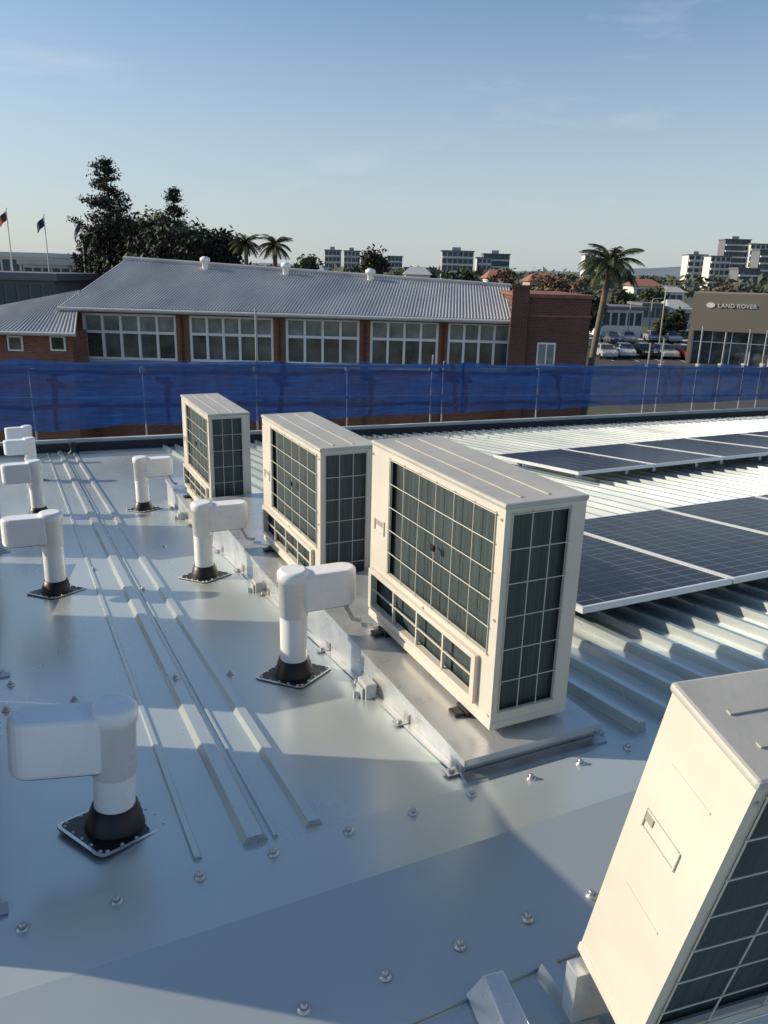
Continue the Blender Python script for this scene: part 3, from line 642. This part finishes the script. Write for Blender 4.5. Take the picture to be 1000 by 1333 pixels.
block(630, 664, 331, 395, 'dark topped distant block, right one of the middle pair', m_bd, 5)
block(527, 566, 349, 330, 'low wide white distant building between the block pair and the hall ridge', m_bw, 6, balc=False, plant=False)
block(897, 922, 332, 420, 'white striped distant tower, leftmost of the group on the right', m_bw, 3)
block(926, 952, 334, 400, 'white distant block in front of the tallest dark tower', m_bw, 4, plant=False)
block(945, 978, 312, 440, 'tall dark distant tower with white balcony lines on the right', m_bd, 5)
block(978, 1004, 318, 436, 'white stepped distant tower joined to the tallest dark one', m_bw, 4, plant=False)
block(990, 1036, 326, 380, 'dark grey distant tower cut by the right picture edge', m_bd, 6, plant=False)
block(962, 990, 350, 340, 'lower dark distant block below the stepped white tower', m_bd, 4, plant=False)
block(762, 776, 332, 500, 'slim white distant tower behind the tall palm', m_bw, 2)
def house(px0, px1, ye, d, label, wm, rm, pitch=.35):
    x0, z = LU(px0, ye, d); x1, _ = LU(px1, ye, d); h = max(2.6, z - G); W_ = x1 - x0; t = bgt('house', label, 'house', (x0 + x1) / 2, d, G, 'low suburban houses')
    m = MB(); m.box(-W_ / 2, W_ / 2, 0, 9, 0, h); m.build('wall', wm, t)
    e = .5; k = 4.5 * pitch
    m = MB(); m.add([(-W_ / 2 - e, -e, h + .01), (W_ / 2 + e, -e, h + .01), (W_ / 2 + e, 9 + e, h + .01), (-W_ / 2 - e, 9 + e, h + .01), (-W_ / 2 + W_ * .2, 4.5, h + k), (W_ / 2 - W_ * .2, 4.5, h + k)], [(0, 1, 5, 4), (1, 2, 5), (2, 3, 4, 5), (3, 0, 4), (3, 2, 1, 0)]); m.build('roof', rm, t)
    for f in (-.28, 0, .28):
        m = MB(); m.box(W_ * f - .7, W_ * f + .7, -.06, -.003, h - 2.0, h - .7); m.build('window', m_win, t)
house(392, 420, 352, 150, 'grey roofed low house left of the distant flats', m_bg, m_bg)
house(528, 560, 357, 170, 'white walled low house above the hall ridge', m_bw, m_bg)
house(636, 664, 362, 150, 'red roofed low house just left of the brick block', m_bw, m_rred)
house(826, 862, 372, 190, 'red roofed low house right of the tall palm', m_bw, m_rred)
house(690, 730, 366, 160, 'tan low house behind the brick block', m_bt, m_rred)
house(862, 892, 380, 210, 'white low house left of the car showroom', m_bw, m_bg)
house(872, 900, 402, 150, 'small grey roofed house just left of the showroom wall', m_bw, m_bg)
block(786, 838, 403, 118, 'white flat roofed shop with a wide awning beyond the parked cars', m_bw, 5, floor=3.2, balc=False, depth=9, group='shops beyond the car park', name='shop', rows=1, plant=False)
block(838, 862, 398, 150, 'grey flat roofed shop set back behind the white one', m_bg, 3, balc=False, depth=9, group='shops beyond the car park', name='shop', rows=2, plant=False)
block(-60, 62, 332, 95, 'long pale grey flat roofed building at the left picture edge', m_bw, 10, balc=False, depth=14, group='buildings behind the brick wing', name='warehouse', rows=1, plant=False)
block(30, 152, 344, 78, 'lower white flat roofed building left of the big dark trees', m_bw, 10, balc=False, depth=10, group='buildings behind the brick wing', name='warehouse', rows=1, plant=False)
block(-60, 70, 362, 58, 'dark long shed just behind the brick wing roof', m_bd, 8, balc=False, depth=8, group='buildings behind the brick wing', name='shed', rows=1, plant=False)
# showroom
d3 = 84
sx0, szt = LU(904, 381, d3); szb = LU(950, 431, d3)[1] - G; szt -= G
m_show = wallm('showroom_brown', (.21, .185, .15))
t = bgt('car_showroom', 'brown box shaped car showroom with glass front and white lettering', 'building', sx0, d3, G)
t.rotation_euler.z -= R(22.5)
m = MB(); m.box(0, 16, 0, 14, szb, szt); m.box(0, .4, 0, 14, 0, szb); m.box(.4, 16, 13, 14, 0, szb); m.build('wall', m_show, t)
m = MB(); m.box(.4, 16, 1.2, 1.25, 0, szb); gl = m.build('glass_front', m_glass, t)
for k in range(9):
    m = MB(); m.box(.4 + k * 1.9, .5 + k * 1.9, 1.1, 1.198, 0, szb); m.build('mullion', m_frame, gl)
m = MB(); m.box(.4, 16, 1.05, 1.098, 2.2, 2.3); m.build('transom', m_frame, gl)
cu = bpy.data.curves.new('txt', 'FONT'); cu.body = 'LAND ROVER'; cu.size = .56; cu.extrude = .03; cu.space_character = 1.1
to = bpy.data.objects.new('txt', cu); COL.objects.link(to); dg = bpy.context.evaluated_depsgraph_get(); me = bpy.data.meshes.new_from_object(to.evaluated_get(dg)); bpy.data.objects.remove(to)
me.materials.clear(); me.materials.append(m_frame)
lt = bpy.data.objects.new('lettering', me); COL.objects.link(lt); lt.parent = t; lx, lz = LU(945, 400, d3); lt.location = (2.45, -.05, lz - G); lt.rotation_euler = (R(90), 0, 0)
m = MB(); pl = [(.42 * math.cos(k * math.pi / 10), .26 * math.sin(k * math.pi / 10)) for k in range(20)]; m.prism(pl, 0, .05); em = m.build('emblem', m_frame, t); em.rotation_euler = (R(90), 0, 0); em.location = (1.75, -.01, lz - G + .2)
# ------------------------------------------------------------------ cars
def car(lx, d, rot, color, label):
    t = bgt('parked_car', label, 'car', lx, d, G + .03, 'cars in the car park'); t.rotation_euler.z += rot
    pm = M('car_paint', color, .25, .1, .03, coat=.6)
    m = MB(); pf = [(-2.15, .35), (2.15, .35), (2.2, .75), (2.1, .95), (-1.0, 1.0), (-2.05, .9), (-2.2, .7)]
    def ext(pf, hw, hw2=None):
        n = len(pf); vs = [(-hw, y, z) for y, z in pf] + [(hw, y, z) for y, z in pf]
        m.add(vs, [tuple(range(n)), tuple(reversed(range(n, 2 * n)))] + [(i, n + i, n + (i + 1) % n, (i + 1) % n) for i in range(n)])
    ext(pf, .88); ca = [(-1.05, .97), (2.0, .97), (1.6, 1.5), (-.4, 1.5)]
    vs = [(-.82, y, z) if z < 1.2 else (-.62, y, z) for y, z in ca] + [(.82, y, z) if z < 1.2 else (.62, y, z) for y, z in ca]
    m.add(vs, [(0, 1, 2, 3), (7, 6, 5, 4), (0, 4, 5, 1), (1, 5, 6, 2), (2, 6, 7, 3), (3, 7, 4, 0)]); m.build('body', pm, t, .05)
    m = MB(); m.add([(-.72, -1.0, 1.03), (.72, -1.0, 1.03), (.58, -.48, 1.45), (-.58, -.48, 1.45)], [(0, 1, 2, 3)]); ws = m.build('windscreen', m_win, t); ws.location = (0, -.03, .02)
    m = MB(); m.add([(-.72, 1.97, 1.03), (.72, 1.97, 1.03), (.58, 1.64, 1.45), (-.58, 1.64, 1.45)], [(3, 2, 1, 0)]); ws = m.build('rear_window', m_win, t); ws.location = (0, .03, .02)
    for sx in (-1, 1):
        m = MB(); m.add([(sx * .81, -.75, 1.05), (sx * .81, 1.75, 1.05), (sx * .66, 1.5, 1.44), (sx * .66, -.35, 1.44)], [(0, 1, 2, 3)]); o = m.build('side_window', m_win, t); o.location = (sx * .025, 0, 0)
        m = MB(); m.box(sx * .5 - .17, sx * .5 + .17, -2.21, -2.16, .68, .82); m.build('headlight', m_frame, t)
        for yy in (-1.35, 1.35):
            m = MB(); m.tube([(sx * .7, yy, .33), (sx * .9, yy, .33)], .33, 14); m.build('wheel', m_black, t)
cl = [((786, 466), (.5, .5, .5), 'silver parked car nearest the palm trunk'), ((812, 465), (.6, .6, .6), 'white parked car right of the silver one by the palm'), ((838, 465), (.03, .03, .035), 'black parked car in the middle of the near row'), ((864, 466), (.55, .55, .56), 'pale parked car right of the black one'), ((890, 467), (.25, .03, .03), 'dark red parked car at the right end of the near row'), ((795, 447), (.1, .12, .16), 'dark blue car in the back row left'), ((816, 446), (.6, .6, .58), 'white car in the back row in front of the shop'), ((850, 445), (.35, .36, .38), 'grey car in the back row right'), ((872, 446), (.6, .6, .6), 'white car at the right end of the back row'), ((885, 436), (.08, .08, .09), 'black car on the road left of the showroom')]
for (pp, c_, lb) in cl:
    a, b = ground_lu(*pp); car(a, b, R(random.uniform(-6, 6)), c_, lb)
for (px, yt, d, lb) in ((868, 372, 96, 'tall grey street lamp beside the car park left of the showroom'), (822, 392, 110, 'grey street lamp in front of the white shop'), (888, 400, 130, 'short grey street lamp near the showroom corner'), (850, 388, 120, 'slim grey street lamp between the shop and the tall lamp')):
    x0, zt_ = LU(px, yt, d); t = bgt('street_lamp', lb, 'street lamp', x0, d, G); h = zt_ - G
    m = MB(); m.tube([(0, 0, 0), (0, 0, h - .4), (.1, 0, h - .1), (1.3, 0, h)], [.1, .07, .06, .05], 8); m.build('pole', m_gal, t); m = MB(); m.box(1.2, 1.9, -.12, .12, h - .05, h + .06); m.build('lamp_head', m_gal, t)
for (px, yt, d, lb, colr) in ((8, 272, 72, 'flagpole with a red and black flag at the left picture edge', (.4, .02, .02)), (57, 280, 72, 'flagpole with a dark blue flag, middle of the three', (.02, .03, .10)), (105, 282, 72, 'flagpole with a hanging grey flag beside the tall pine', (.12, .13, .18))):
    x0, zt_ = LU(px, yt, d); t = bgt('flagpole', lb, 'flagpole', x0, d, G); h = zt_ - G
    m = MB(); m.tube([(0, 0, 0), (0, 0, h)], [.08, .04], 8); m.lathe([(.07, h), (.07, h + .07), (.02, h + .12)], 8); m.build('pole', m_frame, t)
    m = MB(); vs = []
    for i in range(9):
        for j in range(5): vs.append((-.05 - i * .085, .1 * math.sin(i * .9 + j * .3), h - .12 - j * .19 - i * (.08 if px != 105 else .16)))
    m.add(vs, [(i * 5 + j, i * 5 + j + 1, (i + 1) * 5 + j + 1, (i + 1) * 5 + j) for i in range(8) for j in range(4)], True)
    fo = m.build('flag', M('flag_cloth', colr, .8, 0, .2), t)
    if px == 8:
        fo.data.materials.append(m_dark)
        for k_, pl_ in enumerate(fo.data.polygons): pl_.material_index = 1 if (k_ % 4) < 2 else 0
# ------------------------------------------------------------------ trees
def leaf(m, p, s, up=.3):
    a = Vector((random.gauss(0, 1), random.gauss(0, 1), random.gauss(0, 1))).normalized(); b = a.orthogonal().normalized(); b = (Matrix.Rotation(random.random() * 6.28, 3, a) @ b); c_ = a.cross(b)
    s2 = s * random.uniform(.3, .55); m.add([p - b * s, p - c_ * s2 + b * s * .1, p + b * s, p + c_ * s2 - b * s * .1], [(0, 1, 2, 3)])
def bushy(px, yt, d, wpx, label, mat, n=1500, leafs=.42, group='broad trees', trunk=True, hfrac=.75, ncl=40):
    x0, zt_ = LU(px, yt, d); h = zt_ - G; W_ = wpx / 1057 * d
    t = bgt('tree', label, 'tree', x0, d, G, group)
    ch = h * hfrac; zc = h - ch / 2
    m = MB(); m.tube([(0, 0, 0), (.1, 0, h * .3), (-.1, .1, h * .55), (0, 0, h * .8)], [.035 * h, .026 * h, .018 * h, .006 * h], 8)
    for k in range(6):
        a = k * 1.05 + random.random(); m.tube([(0, 0, h * (.25 + .06 * k)), (math.cos(a) * W_ * .2, math.sin(a) * W_ * .2, h * (.42 + .06 * k)), (math.cos(a) * W_ * .36, math.sin(a) * W_ * .36, h * (.5 + .065 * k))], [.012 * h, .008 * h, .003 * h], 6)
    m.build('trunk', m_bark, t)
    m = MB(); clumps = []
    for k in range(ncl):
        while True:
            q = Vector((random.uniform(-1, 1), random.uniform(-1, 1), random.uniform(-1, 1)))
            if .3 < q.length < 1: break
        clumps.append((Vector((q.x * W_ * .46, q.y * W_ * .46, zc + q.z * ch * .46)), random.uniform(.10, .2)))
    for i in range(n):
        c_, rr = random.choice(clumps); q = Vector((random.gauss(0, .5), random.gauss(0, .5), random.gauss(0, .4)))
        leaf(m, c_ + q * rr * (W_ + ch) * .5, leafs * random.uniform(.6, 1.3))
    m.build('crown', mat, t); return t
for (px, yt, d, wp, lb) in ((160, 272, 70, 100, 'wide dark tree at the foot of the tall pine'), (205, 278, 66, 96, 'dark dense tree between the two pines'), (250, 288, 68, 94, 'dark dense tree below the small pine on the right'), (283, 298, 64, 56, 'rightmost tree of the dark clump behind the hall'), (128, 296, 74, 58, 'leftmost low tree of the dark clump behind the hall'), (232, 294, 62, 100, 'low dark tree in front of the clump above the hall roof')):
    bushy(px, yt, d, wp, lb, m_leafd, 13000, .26, 'dark trees behind the hall', ncl=100)
def pine(px, yt, d, rpx, label, seed):
    random.seed(seed); x0, zt_ = LU(px, yt, d); h = zt_ - G; Rm = rpx / 1057 * d
    t = bgt('pine_tree', label, 'tree', x0, d, G, 'hoop pines above the dark trees')
    m = MB(); m.tube([(0, 0, 0), (.05, 0, h * .5), (0, 0, h)], [.3, .2, .03], 8); cr_ = MB()
    zlow = h * .42; z = h - .15; i = 0
    while z > zlow:
        f = (h - z) / (h - zlow); Rl = Rm * (.16 + .95 * min(1, f * 1.5) ** .7) * random.uniform(.6, 1.15)
        nb_ = random.choice((5, 6, 7))
        for k in range(nb_):
            if random.random() < .16: continue
            a = k * 6.28 / nb_ + i * .7 + random.uniform(-.3, .3); L_ = Rl * random.uniform(.5, 1.18); zo = random.uniform(-.28, .28)
            e = Vector((math.cos(a) * L_, math.sin(a) * L_, z + zo + L_ * random.uniform(.05, .3))); b0 = Vector((0, 0, z + zo)); mid = b0.lerp(e, .55) - Vector((0, 0, .14 * L_))
            m.tube([b0, mid, e], [.05, .035, .015], 5)
            for q in range(int(44 + 170 * L_ / Rm)):
                g = 1.02 - .9 * random.random() ** 1.4; p = b0.lerp(mid, g / .55) if g < .55 else mid.lerp(e, (g - .55) / .45)
                sp_ = .09 + .18 * g; leaf(cr_, p + Vector((random.gauss(0, sp_), random.gauss(0, sp_), random.gauss(.03, sp_ * .6))), .14)
        z -= random.uniform(.5, .9) * (h / 17); i += 1
    m.build('trunk', m_bark, t); cr_.build('crown', m_leafp, t)
pine(137, 210, 72, 36, 'tall hoop pine with layered branches, taller of the two', 3)
pine(225, 249, 74, 24, 'smaller hoop pine rising from the dark clump', 11)
random.seed(21)
def palm(px, yc_, d, lpx, label, nf=26, seed=1, lean=0.):
    random.seed(seed); x0, zc = LU(px, yc_, d); h = zc - G; Lf = lpx / 1057 * d
    t = bgt('palm_tree', label, 'palm tree', x0 - lean, d, G, 'palm trees')
    m = MB(); m.tube([(0, 0, 0), (lean * .2, 0, h * .35), (lean * .6, 0, h * .7), (lean, 0, h)], [.24, .19, .17, .15], 10); m.build('trunk', m_palmbark, t)
    f0s = []
    for v in range(3):
        m = MB(); n = 14; el = (66, 34, -4)[v]; pts = []; p = Vector((0, 0, 0)); ang = R(el)
        for k in range(n + 1):
            pts.append(p.copy()); p = p + Vector((math.cos(ang), 0, math.sin(ang))) * (Lf / n); ang -= R((6.5, 7, 5)[v])
        m.tube(pts, [.04 * (1 - k / n) + .008 for k in range(n + 1)], 5)
        for k in range(2, n * 4):
            g = k / (n * 4); i = min(n - 1, int(g * n)); q = pts[i].lerp(pts[i + 1], g * n - i); ll = Lf * .27 * math.sin(math.pi * min(1, .12 + g * .9)) + .06
            tg = (pts[i + 1] - pts[i]).normalized()
            for s_ in (-1, 1):
                tip = q + tg * ll * .55 + Vector((0, s_ * ll * .7, -ll * random.uniform(.25, .6))); wv = tg * .024 * Lf / 2
                m.add([q - wv, q + wv, tip], [(0, 1, 2)])
        f0s.append(m)
    tm = [None] * 3
    for k in range(nf):
        v = k % 3
        if tm[v] is None: tm[v] = f0s[v].build('frond', m_leafpalm, t); o = tm[v]
        else: o = tm[v].copy(); COL.objects.link(o)
        o.location = (lean, 0, h); o.rotation_euler = (R(random.uniform(-8, 8)), R(random.uniform(-10, 10)), k * 2.4 + random.uniform(-.2, .2))
palm(795, 345, 44, 50, 'tall palm tree standing right of the brick block', 33, 5, .7)
palm(320, 318, 60, 26, 'left one of two small palms behind the hall roof', 27, 6)
palm(358, 320, 58, 28, 'right one of two small palms behind the hall roof', 27, 8)
random.seed(31)
for (px, yt, d, wp, lb, mt) in ((487, 323, 130, 46, 'round dark tree between the distant flats above the hall ridge', m_leafd), (400, 331, 130, 34, 'small green tree right of the two small palms', m_leafm), (655, 349, 120, 44, 'brown leaved tree left of the brick block', m_leafb), (712, 353, 100, 60, 'brown leaved tree rising behind the brick block', m_leafb), (745, 352, 110, 50, 'olive tree left of the tall palm', m_leafb), (600, 352, 150, 50, 'green tree below the distant block pair', m_leafm), (940, 374, 150, 60, 'brown tree above the showroom roof', m_leafb), (985, 378, 140, 40, 'dark tree above the showroom at the right edge', m_leafd), (850, 374, 160, 40, 'green tree between the palm and the showroom', m_leafm), (884, 404, 120, 28, 'dark green tree left of the showroom front', m_leafd), (770, 380, 90, 34, 'dark green bush tree at the foot of the palm', m_leafd), (812, 380, 170, 36, 'mid green tree behind the white shop', m_leafm), (550, 350, 200, 40, 'green tree above the middle of the hall ridge', m_leafm), (28, 322, 130, 60, 'dark tree behind the flags at the left edge', m_leafd), (75, 326, 140, 60, 'dark tree behind the middle flagpole', m_leafd), (866, 412, 112, 24, 'small round green tree beside the tall street lamp', m_leafm)):
    bushy(px, yt, d, wp, lb, mt, 2600, .34 * d / 110, 'trees among the suburb')
m = MB()
for i in range(12000):
    d = random.uniform(230, 900); x = random.uniform(-.62, .62) * d; hh = random.uniform(.3, 1) * (9 + 4 * noise.noise((x * .02, d * .01, 0)))
    p = r * x + u * d; leaf(m, Vector((p.x, p.y, G + hh)), 1.1 + d * .003)
tag(m.build('woodland', M('far_leaves', (.075, .085, .055), .8, 0, .6, .03)), 'far belt of suburban trees along the horizon', 'woodland', kind='stuff')
m = MB(); n = 90; vs = []
for i in range(n + 1):
    x = -2600 + 5200 * i / n; hh = max(4, 16 + 14 * noise.noise((x * .0016, 2, 0)) + 22 * math.exp(-((x - 1050) / 260) ** 2) + 5 * noise.noise((x * .008, 7, 0)))
    for (dd, f) in ((2500, 0), (2900, 1), (3600, .2)): p = r * x + u * dd; vs.append((p.x, p.y, G + hh * f + (-.2 if f == 0 else 8 * f)))
m.add(vs, [(3 * i + j, 3 * i + 3 + j, 3 * i + 4 + j, 3 * i + 1 + j) for i in range(n) for j in range(2)], True)
tag(m.build('hills', M('hill_haze', (.17, .21, .25), .95, 0, .15, .004)), kind='structure')
